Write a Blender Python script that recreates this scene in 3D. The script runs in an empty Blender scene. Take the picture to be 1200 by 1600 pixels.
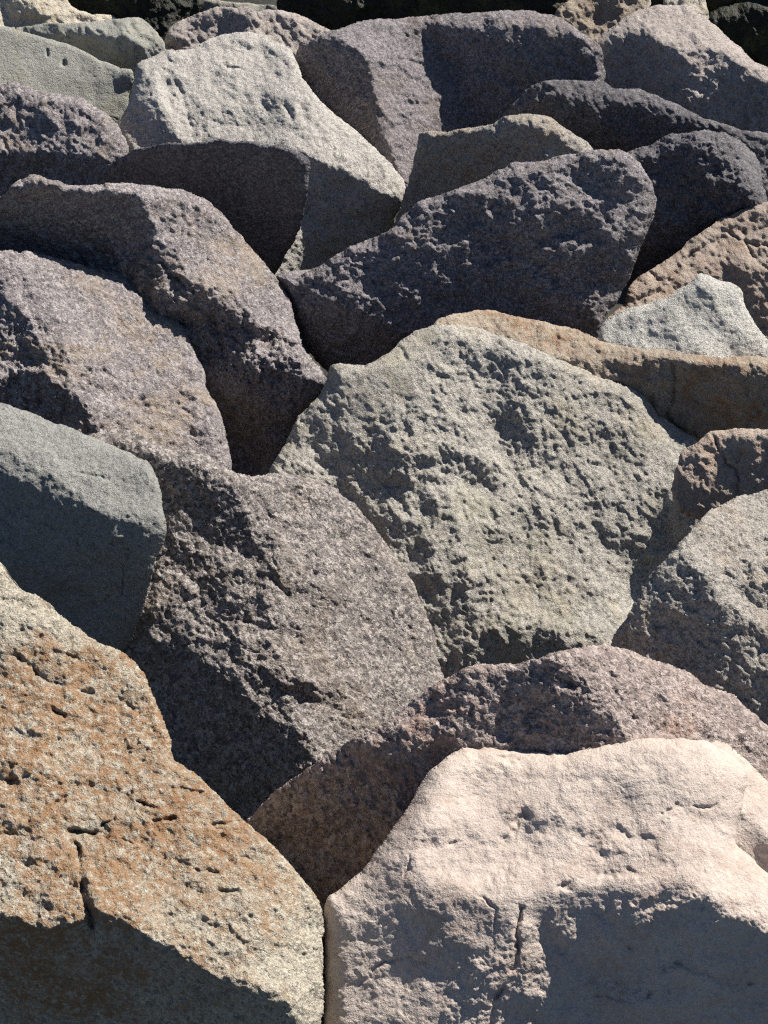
import bpy, math, random
import numpy as np

# ------------------------------------------------------------------ camera, sky, sun, exposure
SC = bpy.context.scene
FOC = 2986.0                      # focal length in pixels of the 1200 x 1600 frame
PITCH = math.radians(35.0)
CAM_H = 3.0
cd = bpy.data.cameras.new('camera'); cam = bpy.data.objects.new('camera', cd)
SC.collection.objects.link(cam); SC.camera = cam
cam.location = (0, 0, CAM_H); cam.rotation_euler = (math.pi / 2 - PITCH, 0, 0)
cd.sensor_fit = 'VERTICAL'; cd.sensor_height = 24.0; cd.lens = 24.0 * FOC / 1600.0
cd.clip_start = 0.05; cd.clip_end = 2000

SUN = np.array((0.55, 0.45, 0.70)); SUN /= np.linalg.norm(SUN)
EL = math.asin(SUN[2]); AZ = math.atan2(SUN[0], SUN[1])
w = bpy.data.worlds.new('World'); SC.world = w; w.use_nodes = True
nt = w.node_tree; bg = nt.nodes['Background']
sky = nt.nodes.new('ShaderNodeTexSky'); sky.sky_type = 'NISHITA'; sky.sun_disc = False
sky.sun_elevation = EL; sky.sun_rotation = AZ; sky.altitude = 0; sky.air_density = 0.8; sky.dust_density = 0.2; sky.ozone_density = 3.0
nt.links.new(sky.outputs[0], bg.inputs[0]); bg.inputs[1].default_value = 0.05
sd = bpy.data.lights.new('sun', 'SUN'); sun = bpy.data.objects.new('sun', sd); SC.collection.objects.link(sun)
sd.energy = 5.0; sd.angle = math.radians(0.5); sd.color = (1.0, 0.95, 0.87)
from mathutils import Vector
sun.rotation_euler = Vector(SUN.tolist()).to_track_quat('Z', 'Y').to_euler()
sun.location = (6, 8, 12)
vs = SC.view_settings; vs.view_transform = 'Standard'; vs.look = 'None'; vs.gamma = 1.0; vs.exposure = 0.75
vs.use_curve_mapping = False
SC.cycles.max_bounces = 4; SC.cycles.diffuse_bounces = 2; SC.cycles.glossy_bounces = 1
SC.cycles.use_denoising = False; SC.cycles.filter_width = 1.2

# ------------------------------------------------------------------ numpy helpers
CR = np.array((1.0, 0, 0)); CU = np.array((0, math.sin(PITCH), math.cos(PITCH))); CF = np.array((0, math.cos(PITCH), -math.sin(PITCH)))
CAM = np.array((0, 0, CAM_H))

def world(px, py, d):
    x = (px - 600.0) / FOC; y = (800.0 - py) / FOC
    return CAM + d[:, None] * (x[:, None] * CR + y[:, None] * CU + CF)

def datum(px, py, z=0.0):
    y = (800.0 - py) / FOC
    return (CAM_H - z) / (math.sin(PITCH) - y * math.cos(PITCH))

def h01(ix, iy, iz, seed):
    n = (ix.astype(np.uint32) * np.uint32(374761393) + iy.astype(np.uint32) * np.uint32(668265263)
         + iz.astype(np.uint32) * np.uint32(2246822519) + np.uint32((seed * 3266489917) & 0xffffffff))
    n ^= n >> np.uint32(15); n *= np.uint32(2246822519); n ^= n >> np.uint32(13); n *= np.uint32(3266489917); n ^= n >> np.uint32(16)
    return n

def noise3(p, seed=0):
    """value-gradient noise, p (n,3) -> about -1..1"""
    i = np.floor(p).astype(np.int64); f = (p - i).astype(np.float32)
    u = f * f * f * (f * (f * 6 - 15) + 10)
    out = np.zeros(len(p), np.float32)
    for dx in (0, 1):
        wx = u[:, 0] if dx else 1 - u[:, 0]
        for dy in (0, 1):
            wy = u[:, 1] if dy else 1 - u[:, 1]
            for dz in (0, 1):
                wz = u[:, 2] if dz else 1 - u[:, 2]
                hh = h01(i[:, 0] + dx, i[:, 1] + dy, i[:, 2] + dz, seed)
                g = ((hh & np.uint32(1023)).astype(np.float32) / 511.5 - 1) * (f[:, 0] - dx) \
                    + (((hh >> np.uint32(10)) & np.uint32(1023)).astype(np.float32) / 511.5 - 1) * (f[:, 1] - dy) \
                    + (((hh >> np.uint32(20)) & np.uint32(1023)).astype(np.float32) / 511.5 - 1) * (f[:, 2] - dz)
                out += wx * wy * wz * g
    return out * 1.6

def noise2(x, y, seed):
    return noise3(np.stack([x.ravel(), y.ravel(), np.full(x.size, 0.37)], 1), seed).reshape(x.shape)

def cell_slopes(x, y, seed):
    """random slope of the nearest jittered cell: faceted, broken surface once integrated"""
    ix = np.floor(x).astype(np.int64); iy = np.floor(y).astype(np.int64)
    best = np.full(x.shape, 1e9, np.float32); sa = np.zeros(x.shape, np.float32); sb = np.zeros(x.shape, np.float32)
    for dx in (-1, 0, 1):
        for dy in (-1, 0, 1):
            h = h01(ix + dx, iy + dy, ix * 0, seed)
            jx = (h & np.uint32(255)).astype(np.float32) / 255; jy = ((h >> np.uint32(8)) & np.uint32(255)).astype(np.float32) / 255
            d = (ix + dx + jx - x) ** 2 + (iy + dy + jy - y) ** 2
            m = d < best
            best = np.where(m, d, best)
            sa = np.where(m, ((h >> np.uint32(16)) & np.uint32(255)).astype(np.float32) / 127.5 - 1, sa)
            sb = np.where(m, ((h >> np.uint32(24)) & np.uint32(255)).astype(np.float32) / 127.5 - 1, sb)
    return sa, sb

def blur(a, r):
    if r < 0.6: return a
    k = int(r * 3) + 1
    g = np.exp(-0.5 * (np.arange(-k, k + 1) / r) ** 2); g /= g.sum()
    for ax in (0, 1):
        pad = [(0, 0), (0, 0)]; pad[ax] = (k, k)
        b = np.pad(a, pad, mode='edge')
        n = a.shape[ax] + 2 * k; L = 1 << int(n + 2 * k).bit_length()
        gs = [1, 1]; gs[ax] = len(g)
        F = np.fft.irfft(np.fft.rfft(b, L, axis=ax) * np.fft.rfft(g.reshape(gs), L, axis=ax), L, axis=ax)
        a = np.take(F, np.arange(2 * k, 2 * k + a.shape[ax]), axis=ax)
    return a

def integrate(gx, gy):
    """least squares surface with slopes gx (per column) and gy (per row)"""
    H, W = gx.shape
    div = np.zeros((H, W))
    ex = 0.5 * (gx[:, 1:] + gx[:, :-1]); ey = 0.5 * (gy[1:] + gy[:-1])
    div[:, :-1] += ex; div[:, 1:] -= ex; div[:-1] += ey; div[1:] -= ey
    e = np.concatenate([div, div[::-1]], 0); e = np.concatenate([e, e[:, ::-1]], 1)
    F = np.fft.rfft2(e)
    ky = np.arange(2 * H)[:, None]; kx = np.arange(W + 1)[None]
    lam = 2 * np.cos(np.pi * ky / H) - 2 + 2 * np.cos(np.pi * kx / W) - 2
    lam[0, 0] = 1; F = F / lam; F[0, 0] = 0
    return np.fft.irfft2(F, e.shape)[:H, :W]

def inside(px, py, poly):
    r = np.zeros(px.shape, bool); n = len(poly)
    for i in range(n):
        x0, y0 = poly[i]; x1, y1 = poly[(i + 1) % n]
        if y0 == y1: continue
        c = ((y0 > py) != (y1 > py)) & (px < (x1 - x0) * (py - y0) / (y1 - y0) + x0)
        r ^= c
    return r

def nearest_on(px, py, poly, closed=True):
    n = len(poly); best = np.full(px.shape, 1e12, np.float32); bx = np.zeros(px.shape, np.float32); by = np.zeros(px.shape, np.float32)
    for i in range(n if closed else n - 1):
        x0, y0 = poly[i]; x1, y1 = poly[(i + 1) % n]
        dx, dy = x1 - x0, y1 - y0; L = dx * dx + dy * dy
        if L < 1e-9: continue
        t = np.clip(((px - x0) * dx + (py - y0) * dy) / L, 0, 1)
        qx = x0 + t * dx; qy = y0 + t * dy; d = (px - qx) ** 2 + (py - qy) ** 2
        m = d < best; best = np.where(m, d, best); bx = np.where(m, qx, bx); by = np.where(m, qy, by)
    return np.sqrt(best), bx, by

def spline(pts, sub=4):
    P = np.array(pts, float); n = len(P); out = []
    for i in range(n):
        p0, p1, p2, p3 = P[(i - 1) % n], P[i], P[(i + 1) % n], P[(i + 2) % n]
        for k in range(sub):
            t = k / sub
            out.append(p1 + 0.5 * 0.6 * ((p2 - p0) * t + (2 * p0 - 5 * p1 + 4 * p2 - p3) * t * t + (3 * p1 - p0 - 3 * p2 + p3) * t ** 3)
                       + 0.4 * ((p2 - p1) * t))
    return np.array(out)

# ------------------------------------------------------------------ procedural stone
def stone(name, base, alt, dark, light, grain=70.0, speck=0.5, stain=None, stain_amt=0.0, stain_scale=2.5, bump=0.9, rough=0.85,
          moss=None, moss_amt=0.0, patch=1.0, stain_lo=0.48, zone=None):
    m = bpy.data.materials.new(name); m.use_nodes = True
    t = m.node_tree; N = t.nodes; Lk = t.links; N.clear()
    def node(k, **kw):
        o = N.new(k)
        for a, b in kw.items(): setattr(o, a, b)
        return o
    out = node('ShaderNodeOutputMaterial'); bs = node('ShaderNodeBsdfPrincipled'); Lk.new(bs.outputs[0], out.inputs[0])
    tc = node('ShaderNodeTexCoord'); oi = node('ShaderNodeObjectInfo')
    mul = node('ShaderNodeVectorMath', operation='SCALE'); mul.inputs[0].default_value = (17.3, 9.1, 23.7); Lk.new(oi.outputs['Random'], mul.inputs['Scale'])
    add = node('ShaderNodeVectorMath', operation='ADD'); Lk.new(tc.outputs['Object'], add.inputs[0]); Lk.new(mul.outputs[0], add.inputs[1])
    P = add.outputs[0]
    def noise(scale, detail=4, ro=0.6, dist=0.0):
        n = node('ShaderNodeTexNoise'); n.inputs['Scale'].default_value = scale; n.inputs['Detail'].default_value = detail
        n.inputs['Roughness'].default_value = ro; n.inputs['Distortion'].default_value = dist; Lk.new(P, n.inputs['Vector']); return n.outputs['Fac']
    def ramp(fac, a, b):
        r = node('ShaderNodeMapRange'); r.inputs['From Min'].default_value = a; r.inputs['From Max'].default_value = b
        r.interpolation_type = 'SMOOTHSTEP'; Lk.new(fac, r.inputs['Value']); return r.outputs[0]
    def mix(fac, a, b, mode='MIX', amt=None):
        x = node('ShaderNodeMix', data_type='RGBA', blend_type=mode)
        if amt is not None: x.inputs[0].default_value = amt
        else: Lk.new(fac, x.inputs[0])
        for v, k in ((a, 6), (b, 7)):
            if isinstance(v, tuple): x.inputs[k].default_value = (*v, 1)
            else: Lk.new(v, x.inputs[k])
        return x.outputs[2]
    def mathn(op, a, b):
        x = node('ShaderNodeMath', operation=op)
        for v, k in ((a, 0), (b, 1)):
            if isinstance(v, (int, float)): x.inputs[k].default_value = v
            else: Lk.new(v, x.inputs[k])
        return x.outputs[0]
    # domain warp for the crystals so that cells are not round
    wn = node('ShaderNodeTexNoise'); wn.inputs['Scale'].default_value = grain * 1.2; wn.inputs['Detail'].default_value = 0; Lk.new(P, wn.inputs['Vector'])
    wsub = node('ShaderNodeVectorMath', operation='SUBTRACT'); Lk.new(wn.outputs['Color'], wsub.inputs[0]); wsub.inputs[1].default_value = (.5, .5, .5)
    wsc = node('ShaderNodeVectorMath', operation='SCALE'); Lk.new(wsub.outputs[0], wsc.inputs[0]); wsc.inputs['Scale'].default_value = 0.9 / grain
    wad = node('ShaderNodeVectorMath', operation='ADD'); Lk.new(P, wad.inputs[0]); Lk.new(wsc.outputs[0], wad.inputs[1])
    def crystal(scale):
        v = node('ShaderNodeTexVoronoi'); v.inputs['Scale'].default_value = scale; Lk.new(wad.outputs[0], v.inputs['Vector'])
        s = node('ShaderNodeSeparateColor'); Lk.new(v.outputs['Color'], s.inputs[0]); return s.outputs
    c = mix(ramp(noise(2.2 * patch, 3, 0.65), 0.35, 0.65), base, alt)
    c = mix(mathn('MULTIPLY', ramp(noise(9 * patch, 3, 0.7), 0.45, 0.75), 0.5), c, alt)
    k1 = crystal(grain); k2 = crystal(grain * 2.3); speck *= 0.5
    c = mix(mathn('MULTIPLY', ramp(k1[0], 0.62, 0.74), 0.75 * speck), c, light)
    c = mix(mathn('MULTIPLY', ramp(k2[1], 0.68, 0.8), 0.7 * speck), c, light)
    c = mix(mathn('MULTIPLY', ramp(k1[2], 0.74, 0.84), 0.9 * speck), c, dark)
    c = mix(mathn('MULTIPLY', ramp(k2[0], 0.76, 0.86), 1.0 * speck), c, dark)
    if zone:
        dn = node('ShaderNodeVectorMath', operation='DISTANCE'); dn.name = 'zone'; Lk.new(tc.outputs['Object'], dn.inputs[0])
        zz = mathn('ADD', mathn('SUBTRACT', 1.0, mathn('DIVIDE', dn.outputs['Value'], zone)), mathn('MULTIPLY', mathn('SUBTRACT', noise(4.5, 5, 0.7, 0.3), 0.5), 2.2))
        f = mathn('MULTIPLY', ramp(zz, 0.0, 0.4), mathn('MULTIPLY', ramp(noise(60, 3, 0.75), 0.36, 0.56), ramp(noise(11, 4, 0.7), 0.30, 0.52)))
        c = mix(mathn('MULTIPLY', f, stain_amt), c, stain)
        f2 = mathn('MULTIPLY', ramp(zz, 0.2, 0.7), ramp(noise(16, 4, 0.7), 0.5, 0.66))
        c = mix(mathn('MULTIPLY', f2, 0.45), c, (.28, .14, .06))
    elif stain:
        f = mathn('MULTIPLY', ramp(noise(stain_scale, 4, 0.7, 0.4), stain_lo, stain_lo + 0.16), ramp(noise(stain_scale * 9, 3, 0.7), 0.3, 0.62))
        c = mix(mathn('MULTIPLY', f, stain_amt), c, stain)
    if moss:
        f = mathn('MULTIPLY', ramp(noise(3.1, 3, 0.7), 0.52, 0.66), ramp(noise(40, 2, 0.7), 0.35, 0.6))
        c = mix(mathn('MULTIPLY', f, moss_amt), c, moss)
    fine = node('ShaderNodeMapRange'); Lk.new(noise(260, 1, 0.7), fine.inputs['Value'])
    fine.inputs['From Min'].default_value = 0.3; fine.inputs['From Max'].default_value = 0.7; fine.inputs['To Min'].default_value = 0.86; fine.inputs['To Max'].default_value = 1.14
    sc = node('ShaderNodeVectorMath', operation='SCALE'); Lk.new(c, sc.inputs[0]); Lk.new(fine.outputs[0], sc.inputs['Scale'])
    Lk.new(sc.outputs[0], bs.inputs['Base Color'])
    bs.inputs['Roughness'].default_value = rough; bs.inputs['Specular IOR Level'].default_value = 0.25
    hgt = noise(grain * 2.0, 2, 0.7)
    b = node('ShaderNodeBump'); b.inputs['Strength'].default_value = bump; b.inputs['Distance'].default_value = 0.008
    Lk.new(hgt, b.inputs['Height']); Lk.new(b.outputs[0], bs.inputs['Normal'])
    return m

M = {}
M['purple'] = stone('purple_granite', (.22, .194, .20), (.163, .144, .149), (.03, .028, .034), (.50, .46, .455), 115, .95, (.25, .18, .11), .3)
M['mauve'] = stone('mauve_granite', (.255, .222, .222), (.192, .167, .168), (.04, .036, .04), (.56, .515, .50), 105, 1.0, (.32, .24, .14), .45)
M['brown'] = stone('brown_granite', (.235, .205, .188), (.175, .151, .142), (.03, .028, .028), (.54, .49, .445), 92, 1.15, (.26, .19, .115), .3)
M['dusk'] = stone('dark_purple_granite', (.14, .129, .137), (.10, .093, .10), (.024, .024, .028), (.34, .32, .325), 115, .9)
M['pale'] = stone('pale_grey_granite', (.45, .42, .38), (.38, .357, .325), (.11, .105, .10), (.66, .62, .565), 105, .8)
M['greygreen'] = stone('grey_green_granite', (.415, .385, .335), (.35, .326, .287), (.06, .06, .06), (.64, .595, .525), 125, .9, (.42, .35, .23), .4, moss=(.25, .235, .15), moss_amt=.4)
M['slate'] = stone('green_grey_slate', (.285, .283, .26), (.235, .235, .216), (.11, .112, .112), (.42, .41, .375), 140, .9, (.24, .20, .13), .5, 1.6)
M['ochre'] = stone('ochre_granite', (.43, .385, .30), (.37, .325, .25), (.055, .055, .058), (.60, .56, .475), 125, .9, (.27, .16, .085), .95, zone=.56)
M['rose'] = stone('pale_rose_stone', (.51, .43, .37), (.45, .375, .325), (.28, .24, .22), (.61, .535, .47), 110, .5, (.36, .27, .22), .65, 5.0, bump=.5)
M['redbrown'] = stone('red_brown_granite', (.31, .245, .217), (.245, .195, .176), (.045, .04, .04), (.56, .48, .44), 80, 1.0, (.36, .22, .16), .5, 3.0)
M['taupe'] = stone('speckled_taupe_granite', (.37, .335, .292), (.31, .28, .245), (.05, .048, .05), (.58, .535, .475), 115, .95, (.38, .28, .18), .35)
M['tan'] = stone('orange_tan_stone', (.385, .32, .245), (.31, .25, .195), (.10, .075, .058), (.54, .465, .37), 110, .7, (.27, .15, .08), .75, 4.0)
M['salmon'] = stone('salmon_stone', (.40, .325, .265), (.33, .265, .22), (.11, .085, .075), (.54, .46, .39), 110, .5, (.36, .21, .13), .5, 4.0)
M['mint'] = stone('pale_green_granite', (.52, .495, .445), (.46, .44, .40), (.10, .10, .10), (.68, .655, .59), 115, .9, moss=(.40, .385, .29), moss_amt=.3)
M['sage'] = stone('sage_grey_stone', (.335, .33, .29), (.275, .275, .245), (.12, .125, .12), (.43, .42, .37), 100, .55, (.33, .27, .17), .3)
M['cream'] = stone('cream_stone', (.55, .50, .40), (.47, .42, .34), (.25, .22, .18), (.64, .58, .48), 90, .4, (.42, .32, .18), .4)
M['pinkgrey'] = stone('pink_grey_granite', (.41, .355, .32), (.33, .285, .26), (.07, .063, .06), (.60, .54, .495), 110, .8)
M['weed'] = stone('dark_wet_weed', (.020, .021, .012), (.012, .012, .009), (.006, .006, .006), (.05, .052, .02), 60, .5, rough=.6, moss=(.10, .11, .03), moss_amt=.5)
M['ground'] = stone('dark_shingle', (.045, .042, .036), (.03, .028, .025), (.015, .015, .015), (.07, .066, .055), 25, .8)

# ------------------------------------------------------------------ ground under and behind the boulders
def link(name, verts, faces, mat, loc):
    me = bpy.data.meshes.new(name)
    nv = len(verts); me.vertices.add(nv); me.vertices.foreach_set('co', (verts - loc).astype(np.float32).ravel())
    sizes = np.array([f.shape[1] for f in faces for _ in range(len(f))], np.int32)
    idx = np.concatenate([f.ravel() for f in faces]).astype(np.int32)
    me.loops.add(len(idx)); me.loops.foreach_set('vertex_index', idx)
    me.polygons.add(len(sizes)); me.polygons.foreach_set('loop_start', (np.cumsum(sizes) - sizes).astype(np.int32))
    me.polygons.foreach_set('loop_total', sizes)
    me.polygons.foreach_set('use_smooth', np.ones(len(sizes), bool))
    me.update(calc_edges=True); me.validate(); me.materials.append(mat)
    o = bpy.data.objects.new(name, me); o.location = loc; SC.collection.objects.link(o)
    return o

gx = np.concatenate([[-400, -60, -20], np.linspace(-8, 8, 130), [20, 60, 400]])
gy = np.concatenate([[-200, -20], np.linspace(-2, 16, 150), [30, 80, 300, 900]])
GX, GY = np.meshgrid(gx, gy)
GZ = -0.75 + 0.10 * noise2(GX * 1.7, GY * 1.7, 5) + 0.05 * noise2(GX * 5, GY * 5, 6)
gv = np.stack([GX.ravel(), GY.ravel(), GZ.ravel()], 1)
W_ = len(gx); H_ = len(gy); ii = np.arange(W_ * H_).reshape(H_, W_)
gq = np.stack([ii[:-1, :-1].ravel(), ii[:-1, 1:].ravel(), ii[1:, 1:].ravel(), ii[1:, :-1].ravel()], 1)
g = link('ground', gv, [gq], M['ground'], np.zeros(3)); g['kind'] = 'structure'

# ------------------------------------------------------------------ boulder builder
DONE = []            # (x0, y0, step, depth map with nan outside) of the boulders already placed in front
S = 1.75             # mesh step in frame pixels
SL = 1.5             # slope gain of the drawn facets
GRAN = ((130, .30), (52, .30), (21, .22), (9, .40), (4, .95))
SOFT = ((130, .22), (56, .28), (24, .26), (10, .24), (5, .24))
def boulder(label, mat, outline, slope, facets=(), cells=GRAN, edge=4.0, rim=10.0, fine=1.0, pits=1.0, grain_dir=58.0, cracks=(), dents=(), rough_at=(),
            dz=0.0, thick=0.8, name='boulder', cat='boulder', group='boulders of the rock slope', lift=0.0, seed=None):
    seed = (len(DONE) * 7919 + 13) if seed is None else seed
    poly = spline(outline)
    jag = np.stack([noise2(poly[:, 0] / 23, poly[:, 1] / 23, 900 + k) + 0.5 * noise2(poly[:, 0] / 8, poly[:, 1] / 8, 910 + k) for k in (0, 1)], 1)
    poly = poly + 3.2 * jag
    x0, y0 = poly.min(0) - 3 * S; x1, y1 = poly.max(0) + 3 * S
    nx = int((x1 - x0) / S) + 2; ny = int((y1 - y0) / S) + 2
    PX, PY = np.meshgrid(x0 + S * np.arange(nx), y0 + S * np.arange(ny))
    cx, cy = poly.mean(0)
    vx = np.clip(cx, 0, 1200); vy = np.clip(cy, 0, 1600)
    D = float(datum(vx, vy, lift)); mpp = D / FOC; kf = 4.6 / D
    # slope field: facets painted over a default, then broken up
    wx = PX + 9 * kf * noise2(PX / 34 / kf, PY / 34 / kf, seed + 1) + 3.5 * noise2(PX / 9, PY / 9, seed + 3)
    wy = PY + 9 * kf * noise2(PX / 34 / kf, PY / 34 / kf, seed + 2) + 3.5 * noise2(PX / 9, PY / 9, seed + 4)
    A = np.full(PX.shape, float(slope[0]) * SL); B = np.full(PX.shape, float(slope[1]) * SL)
    for fp, (a, b) in facets:
        m = inside(wx, wy, fp); A[m] = a * SL; B[m] = b * SL
    A = blur(A, edge / S); B = blur(B, edge / S)
    R = np.ones(PX.shape)
    for rp, r in rough_at:
        R = np.where(inside(wx, wy, rp), r, R)
    R = blur(R, 5)
    for k, (size, amp) in enumerate(cells):
        s = max(size * kf, 2.2 * S)
        fl = 1.7 if size < 30 else 1.15          # flakes lie along the fall of the face
        ca, cb = math.cos(math.radians(grain_dir)), math.sin(math.radians(grain_dir))
        sa, sb = cell_slopes((wx * ca + wy * cb) / (s * fl), (-wx * cb + wy * ca) / s, seed + 11 + k)
        A += R * amp * blur(sa, 0.03 * s / S); B += R * amp * blur(sb, 0.03 * s / S)
    Z = integrate(A * mpp * S, -B * mpp * S)
    ins = inside(PX, PY, poly)
    dist, qx, qy = nearest_on(PX, PY, poly)
    dist = np.where(ins, dist, 0)
    rr = 1.55 * rim * kf ** 0.5
    tt = np.clip(1 - dist / rr, 0, 1)
    Z = Z - Z[ins].mean() + (1 - np.sqrt(np.clip(1 - tt ** 2, 0, 1))) * rr * mpp * 1.1
    if cracks:
        wa = 4 * noise2(PX / 17, PY / 17, seed + 77) + 2 * noise2(PX / 6, PY / 6, seed + 79); wb = 4 * noise2(PX / 17, PY / 17, seed + 78) + 2 * noise2(PX / 6, PY / 6, seed + 80)
        wm = np.clip(0.75 + 1.1 * noise2(PX / 26, PY / 26, seed + 81), 0.1, 1.4)
    for line, wd, dp in cracks:
        la = np.array(line); m = (PX > la[:, 0].min() - 30) & (PX < la[:, 0].max() + 30) & (PY > la[:, 1].min() - 30) & (PY < la[:, 1].max() + 30)
        d, _, _ = nearest_on((PX + wa)[m], (PY + wb)[m], line, closed=False)
        Z[m] += dp * mpp * wm[m] * np.exp(-(d / (0.55 * wd)) ** 1.6)
    if dents: ux = wx + 5 * noise2(PX / 13, PY / 13, seed + 83); uy = wy + 5 * noise2(PX / 13, PY / 13, seed + 84)
    for (ex, ey, ra, rb, ang, dp) in dents:
        c_, s_ = math.cos(math.radians(ang)), math.sin(math.radians(ang))
        u = ((ux - ex) * c_ + (uy - ey) * s_) / ra; v = (-(ux - ex) * s_ + (uy - ey) * c_) / rb
        Z += dp * mpp * np.exp(-(u * u + v * v) ** 1.5)
    # resting place: on the slope, behind whatever already stands in front
    need = -1e9
    for (fx, fy, FZ) in DONE:
        gi = np.rint((PX - fx) / S).astype(int); gj = np.rint((PY - fy) / S).astype(int)
        ok = ins & (gi >= 0) & (gj >= 0) & (gi < FZ.shape[1]) & (gj < FZ.shape[0])
        if not ok.any(): continue
        f = FZ[gj[ok], gi[ok]]; dd = f - Z[ok]; dd = dd[~np.isnan(dd)]
        if len(dd) > 20: need = max(need, np.percentile(dd, 99) + 0.015)
    D0 = max(D + dz, need)
    Z = Z + D0
    # mesh: front sheet of quads
    cell = ins[:-1, :-1] & ins[1:, :-1] & ins[:-1, 1:] & ins[1:, 1:]
    for _ in range(6):   # no corner-touching cells
        p = np.pad(cell, 1); a, b, c, d = p[:-1, :-1], p[:-1, 1:], p[1:, :-1], p[1:, 1:]
        bad = (a & d & ~b & ~c) | (b & c & ~a & ~d)
        if not bad.any(): break
        cell &= ~(bad[1:, 1:] | bad[:-1, :-1] | bad[:-1, 1:] | bad[1:, :-1])
    used = np.zeros(PX.shape, bool); used[:-1, :-1] |= cell; used[1:, :-1] |= cell; used[:-1, 1:] |= cell; used[1:, 1:] |= cell
    full = np.zeros(PX.shape, int); full[:-1, :-1] += cell; full[1:, :-1] += cell; full[:-1, 1:] += cell; full[1:, 1:] += cell
    bnd = used & (full < 4)
    X = np.where(bnd, qx, PX); Y = np.where(bnd, qy, PY)
    ids = np.full(PX.shape, -1); ids[used] = np.arange(used.sum())
    j, i = np.nonzero(cell)
    quads = np.stack([ids[j, i], ids[j + 1, i], ids[j + 1, i + 1], ids[j, i + 1]], 1)
    vx_, vy_, vz_ = X[used], Y[used], Z[used]
    V = world(vx_, vy_, vz_)
    # skirt and back: rings that close behind
    e = np.concatenate([quads[:, [0, 1]], quads[:, [1, 2]], quads[:, [2, 3]], quads[:, [3, 0]]])
    key = np.minimum(e[:, 0], e[:, 1]) * (len(V) + 1) + np.maximum(e[:, 0], e[:, 1])
    _, first, cnt = np.unique(key, return_index=True, return_counts=True)
    be = e[first[cnt == 1]]
    bv = np.unique(be); rmap = np.full(len(V), -1); rmap[bv] = np.arange(len(bv))
    T = thick * 0.5 * min(x1 - x0, y1 - y0) * mpp
    zc = vz_.mean(); rings = []; nb = len(bv); K = 7
    for k in range(1, K + 1):
        th = (k / K) * math.pi / 2; c = math.cos(th) ** 0.7 if k < K else 0.02; s = math.sin(th)
        rx = cx + (vx_[bv] - cx) * c; ry = cy + (vy_[bv] - cy) * c
        rz = vz_[bv] * (1 - s) + zc * s + T * (s + 0.15 * k / K)
        rings.append(world(rx, ry, np.maximum(rz, vz_[bv] * (1 - s) + (zc - 0.05) * s)))
    bf = []; base = len(V); prev = None
    for k in range(K):
        cur = base + k * nb
        lo = (be if k == 0 else rmap[be] + base + (k - 1) * nb)
        hi = rmap[be] + cur
        bf.append(np.stack([lo[:, 1], lo[:, 0], hi[:, 0], hi[:, 1]], 1))
    nfront = len(V)
    V = np.concatenate([V] + rings)
    Q = np.concatenate([quads] + bf)
    # fine relief along the normals
    fn = np.cross(V[Q[:, 2]] - V[Q[:, 0]], V[Q[:, 3]] - V[Q[:, 1]])
    nrm = np.zeros_like(V)
    for k in range(4): 
        for ax in range(3): nrm[:, ax] += np.bincount(Q[:, k], fn[:, ax], len(V))
    nrm /= np.linalg.norm(nrm, axis=1)[:, None] + 1e-12
    if np.mean(np.sum(nrm[:nfront] * (V[:nfront] - CAM), 1)) > 0: Q = Q[:, ::-1]; nrm = -nrm
    rv = np.ones(len(V)); rv[:nfront] = R[used]
    U = V + 0.012 * np.stack([noise3(V * 30 + 9.7 * k, seed + 31 + k) for k in range(3)], 1)
    n1 = noise3(U * (38, 38, 60), seed + 5); n2 = noise3(U * 90, seed + 6); n3 = noise3(U * 190, seed + 7)
    pit = np.clip(noise3(U * 70, seed + 8) - 0.36 + 0.1 * (pits - 1), 0, 1); chip = np.clip(noise3(U * 22, seed + 9) - 0.3, 0, 1)
    disp = fine * rv * (0.0020 * n1 + 0.0021 * n2 + 0.0019 * n3 - 0.005 * pits * pit - 0.003 * chip)
    V = V + nrm * disp[:, None]
    loc = np.array((V[:, 0].mean(), V[:, 1].mean(), V[:, 2].min()))
    o = link(name, V, [Q], M[mat], loc)
    o['label'] = label; o['category'] = cat; o['group'] = group
    FZ = np.where(ins, Z, np.nan); DONE.append((x0, y0, FZ))
    return o

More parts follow.
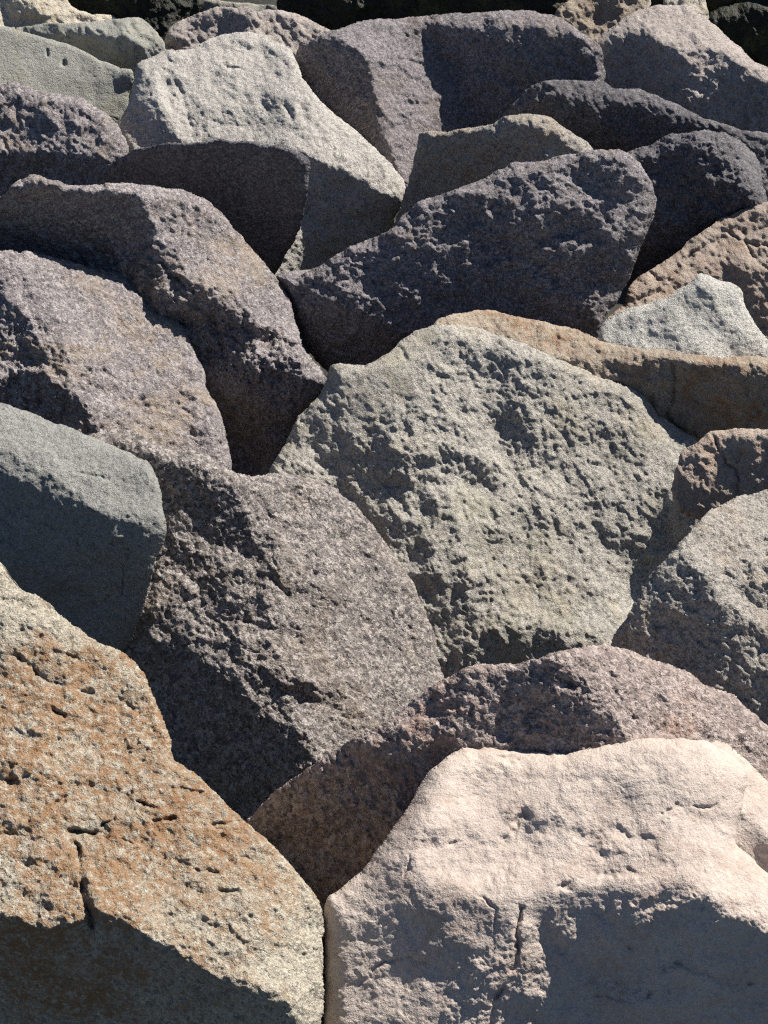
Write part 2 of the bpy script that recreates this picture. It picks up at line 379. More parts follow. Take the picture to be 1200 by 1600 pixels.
# ------------------------------------------------------------------ the boulders, nearest first
ochre = boulder('large ochre boulder with rusty stains in the bottom left corner', 'ochre',
    [(-160, 830), (-60, 850), (0, 878), (12, 905), (40, 925), (75, 940), (110, 975), (150, 1000), (195, 1022), (225, 1050), (245, 1100), (265, 1150), (272, 1185),
     (300, 1205), (345, 1250), (390, 1290), (420, 1315), (455, 1350), (480, 1385), (500, 1412), (505, 1450), (506, 1530), (503, 1600), (480, 1720), (-160, 1720)],
    (.25, .52), [
        ([(440, 1390), (520, 1390), (530, 1720), (470, 1720), (462, 1600), (452, 1560), (440, 1500)], (.75, .35)),
        ([(-200, 1425), (0, 1425), (50, 1442), (138, 1442), (122, 1330), (150, 1415), (190, 1432), (290, 1495), (390, 1550), (450, 1568), (466, 1600), (470, 1800), (-200, 1800)], (-.3, -.62))],
    cells=((120, .2), (45, .24), (17, .34), (8, .5), (4, .75)), cracks=[([(121, 1322), (125, 1360), (131, 1400), (144, 1445)], 8, 18), ([(18, 1022), (42, 1036), (60, 1058), (95, 1072), (142, 1084)], 6, 13.5), ([(105, 1022), (122, 1035)], 5, 9),
     ([(240, 1282), (275, 1280)], 5, 12), ([(105, 1300), (145, 1302)], 9, 13.5), ([(340, 1390), (370, 1392)], 4.5, 9), ([(310, 1358), (340, 1362)], 4.5, 7.5), ([(0, 1305), (35, 1302)], 4.5, 9), ([(215, 1250), (248, 1262)], 4.5, 10.5), ([(330, 1288), (395, 1282)], 4.5, 9), ([(190, 1312), (225, 1318)], 4.5, 9), ([(160, 1290), (180, 1278)], 4.5, 9), ([(250, 1355), (258, 1340)], 5, 10.5), ([(375, 1338), (392, 1342)], 5, 10.5), ([(20, 990), (34, 985)], 6, 12), ([(82, 1110), (100, 1118)], 8, 10.5), ([(190, 1095), (215, 1110)], 9, 10.5), ([(85, 1260), (112, 1240)], 6, 9), ([(0, 1220), (60, 1210)], 4.5, 7.5), ([(270, 1232), (320, 1238)], 4.5, 7.5)],
    dents=[(472, 1450, 10, 8, 0, 4), (330, 1450, 8, 5, 0, 5)], dz=-.22, pits=1.25, grain_dir=12)
M['ochre'].node_tree.nodes['zone'].inputs[1].default_value = Vector(world(np.array([150.0]), np.array([1250.0]), np.array([4.15]))[0].tolist()) - ochre.location

boulder('pale rose boulder with smooth dimpled top in the bottom right', 'rose',
    [(503, 1740), (506, 1600), (507, 1415), (530, 1390), (566, 1360), (584, 1335), (605, 1305), (640, 1258), (664, 1215), (690, 1190), (725, 1168), (770, 1166), (830, 1173), (880, 1178), (920, 1171),
     (980, 1157), (1050, 1155), (1102, 1157), (1125, 1170), (1152, 1190), (1167, 1215), (1160, 1262), (1150, 1300), (1150, 1318), (1178, 1342), (1210, 1372), (1320, 1470), (1320, 1740)],
    (.1, .55), [
        ([(480, 1430), (560, 1363), (600, 1352), (650, 1372), (700, 1392), (775, 1407), (880, 1403), (920, 1407), (966, 1412), (980, 1388), (1090, 1378), (1125, 1410), (1170, 1440), (1210, 1462), (1360, 1520), (1360, 1800), (480, 1800)], (-.04, -.14)),
        ([(480, 1430), (560, 1363), (600, 1352), (650, 1372), (700, 1392), (690, 1470), (650, 1530), (640, 1800), (480, 1800)], (.02, .3)),
        ([(966, 1412), (980, 1388), (1090, 1378), (1125, 1410), (1170, 1440), (1215, 1465), (1360, 1520), (1360, 1580), (1150, 1530), (1060, 1500), (1020, 1520), (960, 1530), (930, 1450)], (-.12, -.4)),
        ([(1035, 1512), (1060, 1505), (1130, 1540), (1360, 1580), (1360, 1800), (960, 1800), (1000, 1590)], (-.12, -.12)),
        ([(815, 1420), (850, 1440), (850, 1520), (800, 1560), (770, 1640), (760, 1560), (800, 1500)], (.3, -.2)),
        ([(1090, 1378), (1050, 1335), (1100, 1300), (1147, 1318), (1210, 1370), (1360, 1480), (1360, 1520), (1210, 1462), (1125, 1410)], (.55, .5)),
        ([(560, 1363), (600, 1310), (640, 1255), (664, 1210), (690, 1185), (700, 1205), (685, 1255), (655, 1305), (612, 1352)], (-.45, .45)),
        ([(690, 1190), (830, 1172), (830, 1290), (770, 1380), (700, 1385), (660, 1330)], (.3, .45)),
        ([(830, 1172), (920, 1174), (880, 1240), (800, 1310), (770, 1300)], (-.2, .6)),
        ([(880, 1240), (980, 1200), (1100, 1215), (1150, 1260), (1090, 1300), (1000, 1290), (900, 1290), (830, 1330)], (.05, .38))],
    cells=((130, .2), (56, .22), (24, .16), (10, .18), (5, .26)), grain_dir=-25, fine=.5, edge=12, rim=24, dz=-.05, rough_at=[([(900, 1420), (1090, 1385), (1360, 1500), (1360, 1800), (700, 1800), (700, 1500)], 1.9)],
    cracks=[([(815, 1418), (806, 1450), (811, 1490), (790, 1540), (772, 1560), (768, 1620)], 6, 10), ([(1210, 1535), (1130, 1540), (1100, 1520), (1060, 1505), (1035, 1512), (1010, 1560), (985, 1610)], 7, 4),
            ([(560, 1540), (600, 1502), (640, 1496), (668, 1505)], 6, 5), ([(1035, 1272), (1055, 1261), (1080, 1257), (1100, 1263), (1118, 1257)], 5, 7),
            ([(930, 1555), (990, 1566), (1020, 1550)], 6, 3), ([(740, 1395), (780, 1420), (770, 1450)], 4, 6), ([(640, 1340), (632, 1370)], 4, 6)],
    dents=[(920, 1312, 30, 15, 0, 8), (968, 1300, 24, 12, 20, 7), (1012, 1316, 20, 13, 0, 7), (960, 1345, 60, 22, 0, 8), (950, 1368, 30, 8, 0, 7), (986, 1362, 12, 8, 0, 6), (930, 1335, 16, 8, 10, 5), (816, 1284, 9, 20, 30, 11), (790, 1180, 22, 7, 8, 7), (702, 1322, 9, 6, 0, 6), (885, 1388, 16, 7, 0, 9), (800, 1330, 70, 22, -38, 16), (705, 1330, 46, 40, 0, 14), (900, 1215, 70, 22, -12, 5), (1010, 1190, 80, 16, 4, 4), (1090, 1290, 34, 26, 20, 6), (760, 1230, 44, 26, -50, 6)])

boulder('pale rose stone tucked behind the right end of the big rose boulder', 'rose',
    [(1110, 1160), (1162, 1185), (1200, 1225), (1260, 1290), (1320, 1400), (1250, 1460), (1180, 1420), (1120, 1330)],
    (.5, .6), [([(1100, 1330), (1150, 1262), (1180, 1280), (1210, 1320), (1300, 1420), (1200, 1480)], (-.1, -.15))], cells=SOFT, fine=.6)

boulder('red brown coarse granite boulder right behind the pale rose one', 'redbrown',
    [(380, 1300), (398, 1270), (430, 1235), (480, 1200), (540, 1160), (610, 1125), (645, 1095), (690, 1062), (735, 1040), (775, 1038), (815, 1035), (870, 1020), (910, 1010), (945, 1007), (980, 1015),
     (1010, 1028), (1065, 1045), (1100, 1070), (1145, 1085), (1165, 1105), (1200, 1135), (1280, 1200), (1290, 1290), (1000, 1340), (720, 1440), (500, 1470), (430, 1400)],
    (-.05, .03), [
        ([(840, 1020), (885, 1045), (915, 1062), (970, 1135), (990, 1165), (1010, 1360), (1350, 1360), (1350, 1080), (945, 990), (880, 1000)], (.62, .5)),
        ([(680, 1060), (735, 1030), (860, 1010), (885, 1045), (840, 1075), (760, 1070), (700, 1085)], (.05, .2)),
        ([(350, 1300), (420, 1220), (540, 1150), (620, 1120), (640, 1180), (600, 1300), (560, 1500), (350, 1500)], (-.16, -.1)),
        ([(540, 1160), (612, 1118), (645, 1090), (690, 1060), (700, 1085), (640, 1115), (570, 1165)], (-.05, .3))],
    dents=[(888, 1072, 14, 8, 0, 12)])

boulder('speckled taupe boulder at the right edge with a sunlit shoulder', 'taupe',
    [(955, 1003), (980, 965), (1000, 922), (1030, 885), (1060, 850), (1085, 825), (1110, 796), (1150, 778), (1200, 765), (1290, 760), (1380, 860), (1380, 1120), (1280, 1190), (1160, 1160), (1020, 1090), (965, 1050)],
    (.34, .66), [([(930, 1010), (1000, 915), (1040, 875), (1060, 868), (1112, 885), (1128, 930), (1160, 960), (1210, 992), (1380, 1060), (1380, 1250), (930, 1250)], (-.14, .0)),
        ([(1030, 890), (1060, 868), (1112, 885), (1128, 930), (1160, 960), (1140, 965), (1100, 925), (1060, 915)], (-.1, .25)),
        ([(1150, 895), (1175, 880), (1215, 890), (1230, 970), (1190, 960), (1165, 930)], (-.08, .1))])

boulder('small cracked brown stone wedged at the right edge above the taupe boulder', 'salmon',
    [(1050, 772), (1053, 742), (1066, 706), (1090, 690), (1110, 673), (1150, 670), (1200, 672), (1270, 680), (1280, 765), (1190, 808), (1095, 812), (1060, 800)],
    (.1, .16), [([(1150, 685), (1160, 730), (1165, 800), (1300, 840), (1300, 650)], (.02, -.4)), ([(1085, 690), (1110, 665), (1200, 664), (1200, 682), (1115, 682)], (.05, .6)), ([(1040, 770), (1055, 720), (1080, 700), (1075, 760), (1070, 810)], (.0, .04))],
    cracks=[([(1112, 680), (1135, 722), (1150, 735), (1154, 780)], 4, 8)], rim=10, fine=.7)

boulder('smooth green grey slate boulder with a shaded front at the left edge', 'slate',
    [(-150, 590), (-60, 610), (0, 628), (60, 650), (110, 670), (150, 685), (200, 705), (235, 725), (248, 752), (253, 790), (260, 826), (254, 852), (240, 892), (225, 950), (212, 985), (196, 1015),
     (170, 1060), (60, 1060), (-150, 980)],
    (.2, .66), [([(-250, 660), (-50, 700), (0, 717), (50, 745), (80, 772), (100, 787), (150, 822), (176, 834), (230, 825), (275, 824), (275, 1150), (-250, 1150)], (-.06, -.28)), ([(-250, 660), (0, 700), (60, 730), (105, 770), (150, 800), (180, 812), (262, 815), (262, 835), (180, 848), (110, 800), (60, 765), (0, 735)], (.0, .12))],
    cells=((120, .2), (45, .3), (20, .26), (9, .28), (5, .28)), fine=.75, rim=10, cracks=[([(0, 845), (30, 852)], 4, 6), ([(150, 855), (190, 848)], 6, 7), ([(20, 800), (70, 815), (120, 850)], 3, 4), ([(60, 900), (140, 930)], 3, 4), ([(120, 735), (170, 750)], 3, 4), ([(200, 860), (190, 930)], 3, 4)])

boulder('rounded purple brown boulder between the ochre and the largest grey green boulders', 'brown',
    [(120, 690), (150, 676), (200, 670), (240, 690), (270, 705), (312, 703), (360, 735), (390, 742), (425, 739), (465, 742), (500, 750), (530, 770), (560, 795), (590, 830), (620, 870), (645, 910),
     (665, 955), (682, 1000), (690, 1050), (693, 1068), (680, 1130), (600, 1220), (480, 1320), (340, 1310), (220, 1180), (150, 1000), (110, 800)],
    (.48, .42), [
        ([(50, 640), (215, 660), (300, 722), (342, 752), (378, 800), (422, 850), (440, 890), (425, 930), (440, 1000), (430, 1060), (455, 1110), (482, 1180), (470, 1350), (50, 1350)], (-.1, .08)),
        ([(180, 990), (285, 1000), (390, 1100), (470, 1190), (470, 1350), (180, 1350)], (-.2, -.1)),
        ([(298, 832), (330, 840), (392, 865), (412, 888), (372, 892), (318, 866)], (.25, .55)),
        ([(365, 955), (432, 990), (482, 1062), (440, 1072), (398, 1040)], (.15, .32)),
        ([(240, 690), (320, 700), (360, 735), (330, 760), (280, 745)], (.1, .3)),
        ([(160, 680), (240, 690), (270, 760), (240, 800), (180, 760)], (-.25, .0)), ([(140, 672), (200, 662), (245, 684), (275, 698), (315, 696), (365, 728), (360, 748), (310, 722), (270, 722), (235, 706), (190, 690)], (.1, .7)),
        ([(420, 1060), (470, 1065), (520, 1090), (505, 1100), (450, 1085)], (-.2, -.4))],
    rough_at=[([(250, 720), (420, 780), (440, 1060), (330, 1060), (280, 900)], 1.25)], rim=16, cracks=[([(430, 1055), (470, 1068), (512, 1088)], 7, 8), ([(420, 900), (450, 930)], 9, 8)])

boulder('largest grey green boulder with a peaked top in the middle', 'greygreen',
    [(420, 750), (444, 696), (466, 650), (498, 618), (510, 592), (520, 570), (546, 567), (570, 571), (592, 558), (620, 540), (650, 516), (690, 508), (730, 510), (770, 520), (800, 530), (840, 545), (862, 556),
     (905, 575), (950, 595), (985, 606), (1010, 620), (1030, 650), (1060, 670), (1088, 688), (1092, 740), (1092, 800), (1085, 840), (1050, 900), (1010, 960), (960, 1060), (830, 1100), (680, 1110), (560, 1000), (470, 850)],
    (.42, .55), [
        ([(380, 800), (440, 680), (500, 600), (520, 555), (600, 545), (690, 495), (684, 560), (645, 625), (600, 652), (545, 690), (500, 745), (470, 760)], (-.17, .05)),
        ([(410, 760), (440, 690), (480, 690), (505, 720), (500, 770)], (.05, .15)),
        ([(690, 500), (800, 525), (880, 560), (850, 620), (780, 640), (700, 690), (640, 660), (684, 570)], (.12, .28)),
        ([(545, 690), (640, 660), (720, 700), (700, 780), (720, 870), (740, 960), (770, 1120), (640, 1120), (520, 780)], (.0, .15)),
        ([(775, 645), (800, 622), (832, 655), (822, 715), (800, 738), (780, 705)], (-.26, .0)),
        ([(705, 695), (760, 718), (795, 748), (772, 768), (720, 748)], (-.1, -.2)),
        ([(690, 1120), (700, 1010), (780, 985), (900, 980), (960, 1010), (960, 1120)], (.0, .02)),
        ([(1040, 790), (1065, 780), (1110, 805), (1110, 880), (1015, 955), (1002, 910), (1016, 850)], (-.3, -.9)),
        ([(880, 565), (1000, 606), (1090, 690), (1060, 770), (1010, 800), (940, 720), (860, 640)], (.35, .26))],
    rim=18, edge=6, fine=.8, dents=[(612, 750, 14, 9, -30, 8)],
    cracks=[([(625, 545), (640, 575), (700, 590)], 7, 5)], rough_at=[([(700, 540), (860, 560), (860, 760), (560, 800), (560, 700)], 1.0), ([(520, 575), (690, 510), (640, 625), (545, 680)], .45), ([(720, 780), (860, 740), (980, 820), (960, 980), (780, 1000), (740, 900)], 1.0)])

boulder('mauve boulder at the left edge just above the green grey slate one', 'mauve',
    [(-150, 380), (-50, 388), (0, 390), (40, 393), (75, 400), (98, 404), (130, 415), (165, 422), (190, 426), (215, 447), (240, 470), (270, 495), (290, 515), (305, 550), (320, 580), (326, 615), (345, 645), (355, 690),
     (362, 735), (372, 800), (300, 840), (150, 830), (-150, 800)],
    (.42, .48), [([(-250, 470), (0, 520), (30, 555), (75, 590), (122, 620), (142, 650), (152, 690), (160, 800), (-250, 800)], (-.3, -.2)),
        ([(-250, 380), (0, 425), (25, 470), (55, 520), (80, 575), (40, 575), (0, 545), (-250, 560)], (-.12, .08))],
    rough_at=[([(-250, 450), (60, 500), (150, 640), (160, 800), (-250, 800)], 1.7)], rim=18)

boulder('mauve boulder with a crumbled front ledge in front of the dark slab face', 'mauve',
    [(-120, 330), (0, 306), (25, 283), (55, 271), (82, 282), (120, 290), (165, 288), (230, 290), (285, 297), (320, 310), (342, 328), (374, 368), (400, 396), (430, 432), (447, 460), (458, 486), (468, 520), (472, 542), (500, 574),
     (511, 596), (502, 616), (482, 640), (462, 665), (446, 705), (440, 780), (340, 790), (200, 650), (-120, 520)],
    (.5, .52), [([(-250, 270), (20, 292), (60, 284), (110, 296), (160, 297), (214, 301), (229, 345), (243, 362), (230, 388), (130, 400), (90, 420), (-250, 460)], (-.25, -.8)),
        ([(85, 405), (150, 375), (200, 380), (245, 400), (270, 412), (300, 448), (335, 470), (400, 500), (425, 520), (470, 532), (515, 595), (440, 558), (350, 580), (300, 600), (200, 500)], (-.02, .14)),
        ([(300, 580), (350, 572), (420, 560), (470, 578), (508, 592), (520, 630), (460, 800), (300, 800)], (-.22, -.5))],
    rough_at=[([(85, 405), (150, 375), (245, 400), (300, 448), (400, 500), (470, 532), (505, 580), (350, 600), (200, 500)], 2.2)], rim=14,
    cracks=[([(240, 402), (300, 455), (330, 480), (345, 540)], 8, 9)])

boulder('long orange tan boulder with shaded front behind the grey green peak', 'tan',
    [(680, 520), (686, 500), (706, 490), (740, 484), (772, 486), (810, 495), (860, 505), (900, 515), (950, 535), (990, 545), (1040, 548), (1100, 555), (1150, 558), (1200, 558), (1300, 560), (1320, 680), (1200, 740), (1050, 740), (900, 660), (740, 580)],
    (-.08, -.4), [([(660, 500), (740, 470), (860, 495), (950, 525), (1040, 540), (1200, 545), (1340, 545), (1340, 590), (1200, 576), (1140, 572), (1100, 566), (1040, 562), (1010, 562), (990, 572), (960, 566), (900, 562), (850, 558), (800, 545), (740, 535), (690, 520)], (.2, .7)),
        ([(840, 550), (960, 566), (985, 580), (930, 600), (860, 580)], (.0, .1))],
    rim=8, fine=1.0, edge=3, cracks=[([(1050, 570), (1055, 610), (1040, 650), (1080, 690)], 6, 6)])

boulder('small pale green grey stone with a pointed top at the right edge', 'mint',
    [(934, 527), (948, 502), (985, 480), (1040, 465), (1070, 445), (1095, 426), (1122, 435), (1156, 450), (1166, 480), (1180, 505), (1200, 530), (1240, 570), (1200, 600), (1050, 590), (950, 560)],
    (.0, .16), [([(1085, 428), (1095, 415), (1165, 440), (1190, 500), (1260, 570), (1200, 560), (1165, 520), (1120, 480)], (.4, .42)), ([(940, 515), (985, 478), (1070, 445), (1090, 430), (1050, 465), (1045, 482), (980, 492)], (-.05, .5))],
    rim=9, fine=.55, cells=SOFT)

boulder('dark purple boulder with rounded right end in the upper middle', 'purple',
    [(430, 432), (446, 424), (470, 428), (510, 410), (545, 385), (590, 370), (615, 355), (650, 320), (700, 300), (750, 280), (800, 258), (850, 250), (890, 240), (930, 233), (968, 233), (990, 245), (1006, 265), (1020, 290), (1024, 320),
     (1015, 350), (1000, 390), (985, 430), (970, 460), (950, 490), (938, 520), (900, 590), (700, 620), (540, 600), (495, 565), (478, 540), (468, 510), (458, 475), (444, 452)],
    (-.02, .04), [
        ([(420, 420), (545, 372), (650, 305), (800, 245), (930, 222), (995, 235), (965, 300), (900, 320), (850, 318), (780, 345), (700, 375), (640, 420), (540, 462), (450, 450)], (.1, .34)),
        ([(980, 230), (1040, 280), (1040, 345), (940, 540), (925, 480), (955, 400), (965, 300)], (.4, -.15)),
        ([(440, 480), (500, 470), (620, 500), (650, 520), (560, 600), (480, 600)], (-.15, -.5)),
        ([(500, 455), (560, 440), (640, 500), (650, 520), (600, 505)], (.1, .2)),
        ([(740, 370), (850, 330), (910, 320), (930, 345), (850, 365), (780, 400)], (-.1, -.35)),
        ([(780, 400), (850, 365), (890, 370), (900, 440), (850, 470)], (-.05, .05)),
        ([(452, 428), (500, 425), (480, 480), (450, 460)], (-.4, -.3))],
    rough_at=[([(440, 420), (960, 240), (960, 460), (600, 480)], 1.3)], rim=16, grain_dir=-18)

boulder('salmon coloured fissured boulder at the right edge', 'salmon',
    [(925, 540), (950, 500), (970, 478), (985, 446), (1010, 425), (1050, 400), (1080, 375), (1120, 346), (1160, 326), (1200, 315), (1300, 310), (1320, 480), (1240, 600), (1100, 560), (980, 540)],
    (.16, .42), [([(1090, 430), (1150, 400), (1210, 430), (1330, 480), (1300, 600), (1180, 560), (1160, 460)], (-.02, .06)), ([(1060, 400), (1120, 350), (1210, 315), (1210, 350), (1140, 370), (1090, 420)], (.2, .45))],
    cracks=[([(1000, 470), (1030, 455), (1052, 430), (1085, 395), (1130, 372)], 8, 10), ([(1125, 355), (1150, 372), (1200, 385)], 6, 9), ([(1160, 360), (1175, 400), (1200, 420)], 5, 8), ([(1010, 425), (1035, 440)], 6, 6)], fine=.8, rim=14)

boulder('dark purple slab face leaning on the front of the pale grey boulder', 'dusk',
    [(153, 290), (165, 262), (185, 246), (215, 231), (250, 227), (300, 221), (350, 219), (400, 222), (440, 230), (470, 240), (485, 253), (484, 280), (478, 320), (470, 350), (462, 375), (445, 402), (428, 428), (400, 450), (330, 420), (260, 350), (180, 330)],
    (-.15, -.6), [([(440, 225), (500, 245), (490, 300), (478, 340), (474, 300), (470, 256)], (.3, .1))], rim=8, cells=((110, .10), (42, .10), (17, .14)))

boulder('rough mauve boulder at the left edge below the sage grey one', 'mauve',
    [(-120, 130), (-40, 128), (0, 129), (30, 130), (70, 145), (130, 155), (165, 180), (188, 200), (200, 230), (196, 247), (172, 268), (160, 310), (60, 330), (-120, 340)],
    (.1, .24), [([(-150, 225), (20, 240), (90, 238), (140, 248), (200, 250), (200, 360), (-150, 360)], (-.15, -.35))], rim=16, rough_at=[([(-120, 120), (210, 120), (210, 330), (-120, 330)], 1.1)])

boulder('large pale grey boulder with a broad sunlit top in the upper left', 'pale',
    [(188, 215), (190, 182), (203, 150), (214, 102), (240, 87), (265, 78), (300, 75), (330, 60), (360, 52), (390, 50), (420, 58), (450, 75), (466, 94), (474, 122), (495, 150), (525, 180), (550, 200), (576, 221), (600, 245), (622, 270), (633, 292),
     (624, 325), (600, 380), (520, 440), (430, 450), (330, 380), (240, 290)],
    (.18, .58), [([(160, 230), (195, 140), (212, 95), (232, 125), (248, 165), (268, 200), (292, 228), (200, 260)], (-.45, .12)),
        ([(440, 225), (480, 240), (500, 255), (535, 268), (572, 288), (604, 306), (650, 318), (650, 480), (380, 480), (430, 400), (470, 330)], (.1, -.5)),
        ([(450, 70), (500, 145), (645, 290), (604, 306), (535, 268), (475, 205), (445, 130)], (.42, .5))],
    rim=12, fine=.9, dents=[(263, 142, 9, 30, -18, 9), (475, 175, 14, 9, 60, 4)], cells=((110, .24), (48, .34), (19, .32), (8, .4), (5, .5)), cracks=[([(345, 103), (375, 106)], 3, 5), ([(262, 110), (290, 160), (300, 215)], 10, 6), ([(330, 190), (400, 200)], 8, 4), ([(448, 165), (455, 185)], 8, 7)])

boulder('dark rough boulder in the upper right beside the rounded purple end', 'dusk',
    [(970, 245), (985, 235), (1010, 226), (1050, 211), (1100, 203), (1140, 211), (1166, 226), (1188, 258), (1196, 300), (1210, 360), (1150, 430), (1050, 450), (980, 450), (960, 340)],
    (.06, .2), [([(960, 345), (1060, 345), (1140, 330), (1200, 320), (1200, 480), (950, 480)], (-.1, -.5)), ([(1150, 205), (1220, 230), (1220, 330), (1180, 320), (1170, 260)], (.45, .1))],
    rim=26, rough_at=[([(960, 190), (1220, 190), (1220, 360), (960, 360)], 1.7)])

boulder('dark stone peeking in at the right edge behind the rough dark one', 'dusk',
    [(1120, 195), (1155, 204), (1200, 207), (1290, 215), (1300, 330), (1200, 330), (1150, 260)], (.0, -.1), [([(1120, 190), (1300, 200), (1300, 222), (1190, 216)], (.1, .5)), ([(1180, 248), (1300, 260), (1300, 290), (1190, 290)], (.1, .3))], rim=8)

boulder('brown grey boulder with a pale top corner behind the dark purple one', 'taupe',
    [(612, 365), (618, 345), (630, 310), (645, 262), (654, 216), (666, 203), (700, 205), (750, 198), (772, 194), (790, 181), (830, 178), (860, 185), (890, 205), (928, 232), (920, 280), (800, 330), (680, 370)],
    (-.1, -.18), [([(765, 195), (800, 170), (870, 178), (940, 232), (905, 236), (868, 212), (852, 198), (820, 192)], (.2, .35)), ([(650, 200), (770, 190), (770, 199), (660, 212)], (.0, .6))], rim=9, fine=.8)

boulder('long dark purple boulder with a sunlit ridge in the upper right', 'dusk',
    [(780, 205), (788, 178), (802, 160), (820, 140), (850, 126), (900, 125), (940, 128), (960, 138), (1000, 140), (1050, 160), (1090, 180), (1122, 191), (1160, 206), (1180, 250), (1050, 290), (900, 280), (800, 240)],
    (-.1, -.32), [([(770, 180), (850, 115), (940, 118), (1000, 132), (1100, 175), (1180, 205), (1120, 206), (1060, 184), (1000, 166), (960, 160), (930, 150), (880, 150), (830, 160)], (.12, .3)), ([(905, 165), (950, 152), (1000, 165), (960, 178)], (-.2, -.5))], rim=10)

boulder('broad dark boulder along the top with a sunlit left shoulder', 'purple',
    [(462, 82), (472, 70), (500, 55), (540, 42), (580, 31), (640, 28), (700, 22), (760, 18), (820, 15), (870, 25), (900, 45), (935, 70), (945, 92), (942, 130), (930, 200), (800, 260), (680, 290), (620, 325), (560, 265), (500, 190), (470, 112)],
    (.5, .5), [
        ([(664, 42), (690, 90), (712, 130), (732, 165), (745, 205), (760, 320), (1000, 260), (960, 70), (910, 62), (860, 42), (780, 40), (720, 42)], (-.1, -.28)),
        ([(440, 70), (520, 62), (558, 70), (578, 100), (586, 150), (605, 220), (640, 310), (440, 310)], (-.55, -.3)),
        ([(480, 50), (640, 20), (870, 10), (950, 60), (905, 58), (860, 36), (780, 33), (720, 37), (650, 42), (570, 60)], (.1, .6)),
        ([(900, 50), (960, 70), (955, 140), (930, 130), (928, 90)], (.3, .1))], rim=9, edge=4)

boulder('grey speckled boulder with a bright top in the upper right corner', 'pinkgrey',
    [(928, 70), (934, 60), (960, 40), (1000, 15), (1040, 8), (1080, 10), (1110, 35), (1140, 60), (1170, 88), (1200, 104), (1270, 150), (1290, 230), (1150, 250), (980, 200), (935, 130)],
    (-.08, -.1), [([(920, 62), (1000, 5), (1090, 0), (1130, 45), (1210, 100), (1300, 165), (1290, 185), (1200, 124), (1145, 92), (1120, 78), (1092, 76), (1070, 84), (1046, 62), (1005, 42), (950, 62)], (.35, .8))], rim=9)

boulder('sage grey boulder with a smooth sloping face at the upper left edge', 'sage',
    [(-120, 40), (0, 40), (40, 50), (80, 60), (130, 80), (180, 104), (205, 110), (209, 130), (200, 152), (190, 200), (100, 240), (-120, 220)],
    (.15, .32), [([(188, 125), (200, 112), (220, 105), (215, 200), (180, 215), (190, 160)], (.1, -.7))], rim=6, fine=.6, cells=((110, .10), (42, .10), (17, .14)), cracks=[([(76, 78), (74, 88)], 3, 5)], dents=[(102, 104, 5, 5, 0, 6)])

boulder('green grey flat topped stone with a blue shaded face near the top left', 'sage',
    [(25, 50), (40, 40), (100, 38), (150, 33), (200, 27), (224, 28), (240, 45), (258, 66), (262, 110), (215, 160), (120, 120)],
    (.05, .5), [([(66, 54), (150, 54), (200, 56), (226, 75), (224, 180), (100, 180)], (-.1, -.55))], rim=6, fine=.6, edge=3)

boulder('little grey stone between the green grey and pale grey boulders', 'pinkgrey',
    [(222, 95), (230, 76), (250, 70), (272, 76), (290, 100), (260, 130), (225, 125)], (.0, .1), rim=8, fine=.6, name='stone', cat='stone')

boulder('slim pale sliver of stone in the dark gap right of the pale boulder', 'sage',
    [(462, 96), (478, 103), (490, 112), (494, 128), (497, 150), (480, 160), (460, 140)], (-.1, -.1), rim=6, fine=.5, name='stone', cat='stone')

boulder('left of two pink brown rounded boulders behind the pale grey top', 'pinkgrey',
    [(256, 66), (266, 45), (300, 24), (350, 10), (390, 10), (402, 20), (409, 40), (411, 80), (340, 100), (268, 95)], (.05, .26), [([(250, 60), (290, 62), (290, 100), (250, 100)], (-.3, -.4))], rim=10)

boulder('right of two pink brown rounded boulders behind the pale grey top', 'pinkgrey',
    [(400, 22), (412, 14), (440, 15), (480, 28), (505, 40), (520, 52), (530, 85), (480, 120), (420, 100), (404, 60)], (.05, .24), rim=10)

boulder('cream sunlit boulder in the top left corner', 'cream',
    [(-100, -30), (0, -40), (90, -25), (105, 5), (130, 18), (158, 28), (175, 36), (170, 70), (60, 80), (-100, 80)],
    (.28, .4), [([(0, 8), (40, 8), (75, 25), (90, 36), (60, 42), (18, 45)], (-.35, -.2)), ([(115, 18), (140, 25), (150, 37), (130, 38)], (-.2, -.3))], rim=6, fine=.8)

boulder('flat pale stone beside the cream boulder', 'cream', [(130, 30), (150, 22), (172, 24), (185, 32), (180, 55), (140, 60)], (.1, .5), rim=5, fine=.6, name='stone', cat='stone')

boulder('orange brown stone at the top between the dark and grey boulders', 'tan',
    [(868, 25), (880, 8), (912, -12), (960, -25), (1000, -10), (1015, 20), (980, 60), (935, 90), (895, 60)], (.0, .05), [([(870, 15), (910, -15), (930, -5), (900, 15)], (.2, .5)), ([(960, 0), (990, -5), (990, 20), (965, 30)], (.3, .4))], rim=8)

boulder('pale yellowish stone standing at the very top right of centre', 'cream',
    [(1035, 20), (1040, -20), (1060, -40), (1090, -35), (1102, -5), (1108, 28), (1090, 50), (1050, 45)], (.25, .35), rim=6, fine=.7, name='stone', cat='stone')

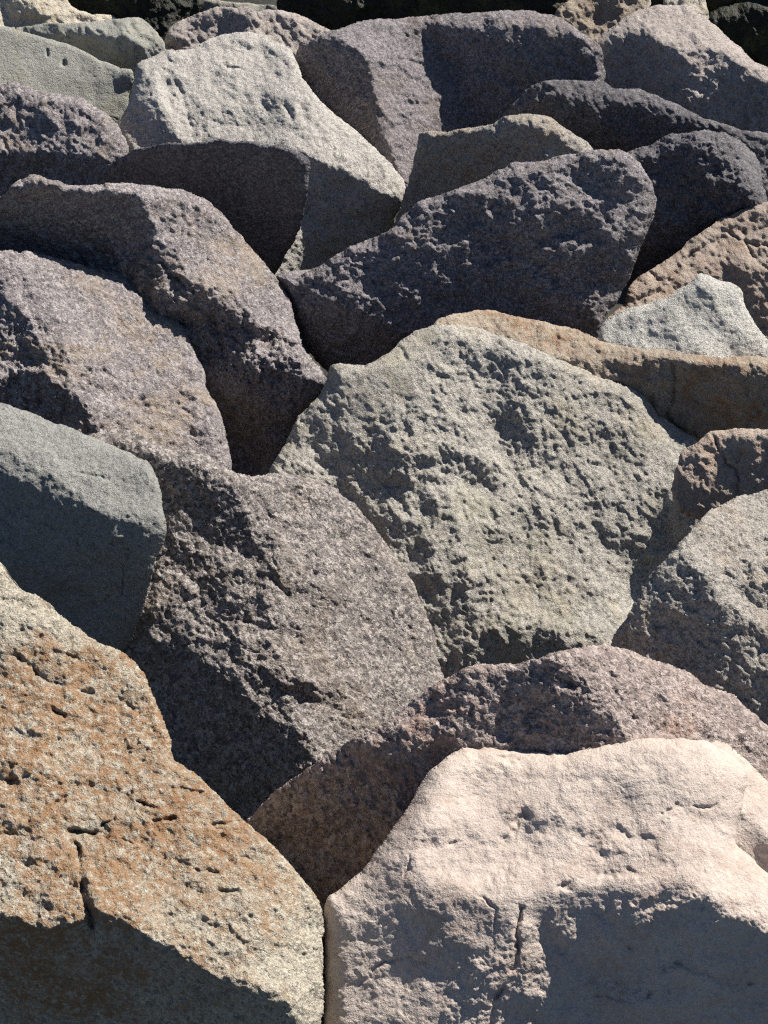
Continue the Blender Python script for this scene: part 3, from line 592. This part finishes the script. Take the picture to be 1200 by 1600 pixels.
boulder('little pale stone at the top edge beside the orange brown one', 'cream',
    [(985, 12), (995, -15), (1012, -12), (1016, 8), (1005, 30), (990, 30)], (.1, .3), rim=5, fine=.6, name='stone', cat='stone')

WG = 'weed covered rocks on the shore'
boulder('black weed covered rock in the top right corner', 'weed',
    [(1095, 45), (1102, 25), (1130, 8), (1170, 4), (1200, 12), (1290, 20), (1300, 150), (1180, 150), (1130, 90)], (-.1, -.2), [([(1090, 30), (1150, -5), (1200, 5), (1200, 20), (1160, 18), (1110, 40)], (.0, .3))], rim=10, name='weed_covered_rock', cat='rock', group=WG)
boulder('wide black weed covered rock along the top behind the broad dark boulder', 'weed',
    [(432, 10), (440, -20), (520, -50), (700, -60), (850, -50), (885, -10), (880, 60), (700, 90), (520, 90), (440, 50)], (-.05, -.2), [([(530, -10), (600, -20), (600, 12), (550, 14)], (.0, .15))], rim=14, name='weed_covered_rock', cat='rock', group=WG)
boulder('olive weed covered rock at the top left behind the cream boulder', 'weed',
    [(95, 10), (90, -30), (200, -50), (300, -30), (322, 5), (310, 25), (270, 60), (220, 80), (140, 60)], (.05, .1), [([(80, -40), (150, -40), (165, 20), (100, 20)], (-.3, -.5))], rim=10, name='weed_covered_rock', cat='rock', group=WG)
boulder('low green grey rock at the top edge between two weed covered rocks', 'sage',
    [(290, 20), (300, 2), (350, 0), (400, 6), (440, 10), (460, 40), (380, 60), (300, 50)], (.0, .3), rim=5, fine=.6, cat='rock', name='shore_rock')
boulder('pale weathered rock at the top edge above the broad dark boulder', 'mint',
    [(780, 10), (795, -15), (840, -25), (875, -10), (890, 20), (860, 45), (800, 40)], (.1, .3), rim=6, cat='rock', name='shore_rock')
boulder('dark wet rock at the top right beside the yellowish stone', 'weed',
    [(1085, 10), (1100, -20), (1150, -40), (1240, -40), (1260, 20), (1180, 50), (1100, 40)], (-.1, -.1), rim=6, name='weed_covered_rock', cat='rock', group=WG)
boulder('dark wet rock at the top edge behind the bright topped grey boulder', 'weed',
    [(1000, 20), (1008, -25), (1050, -45), (1075, -20), (1060, 40), (1020, 45)], (-.1, .0), rim=6, name='weed_covered_rock', cat='rock', group=WG)
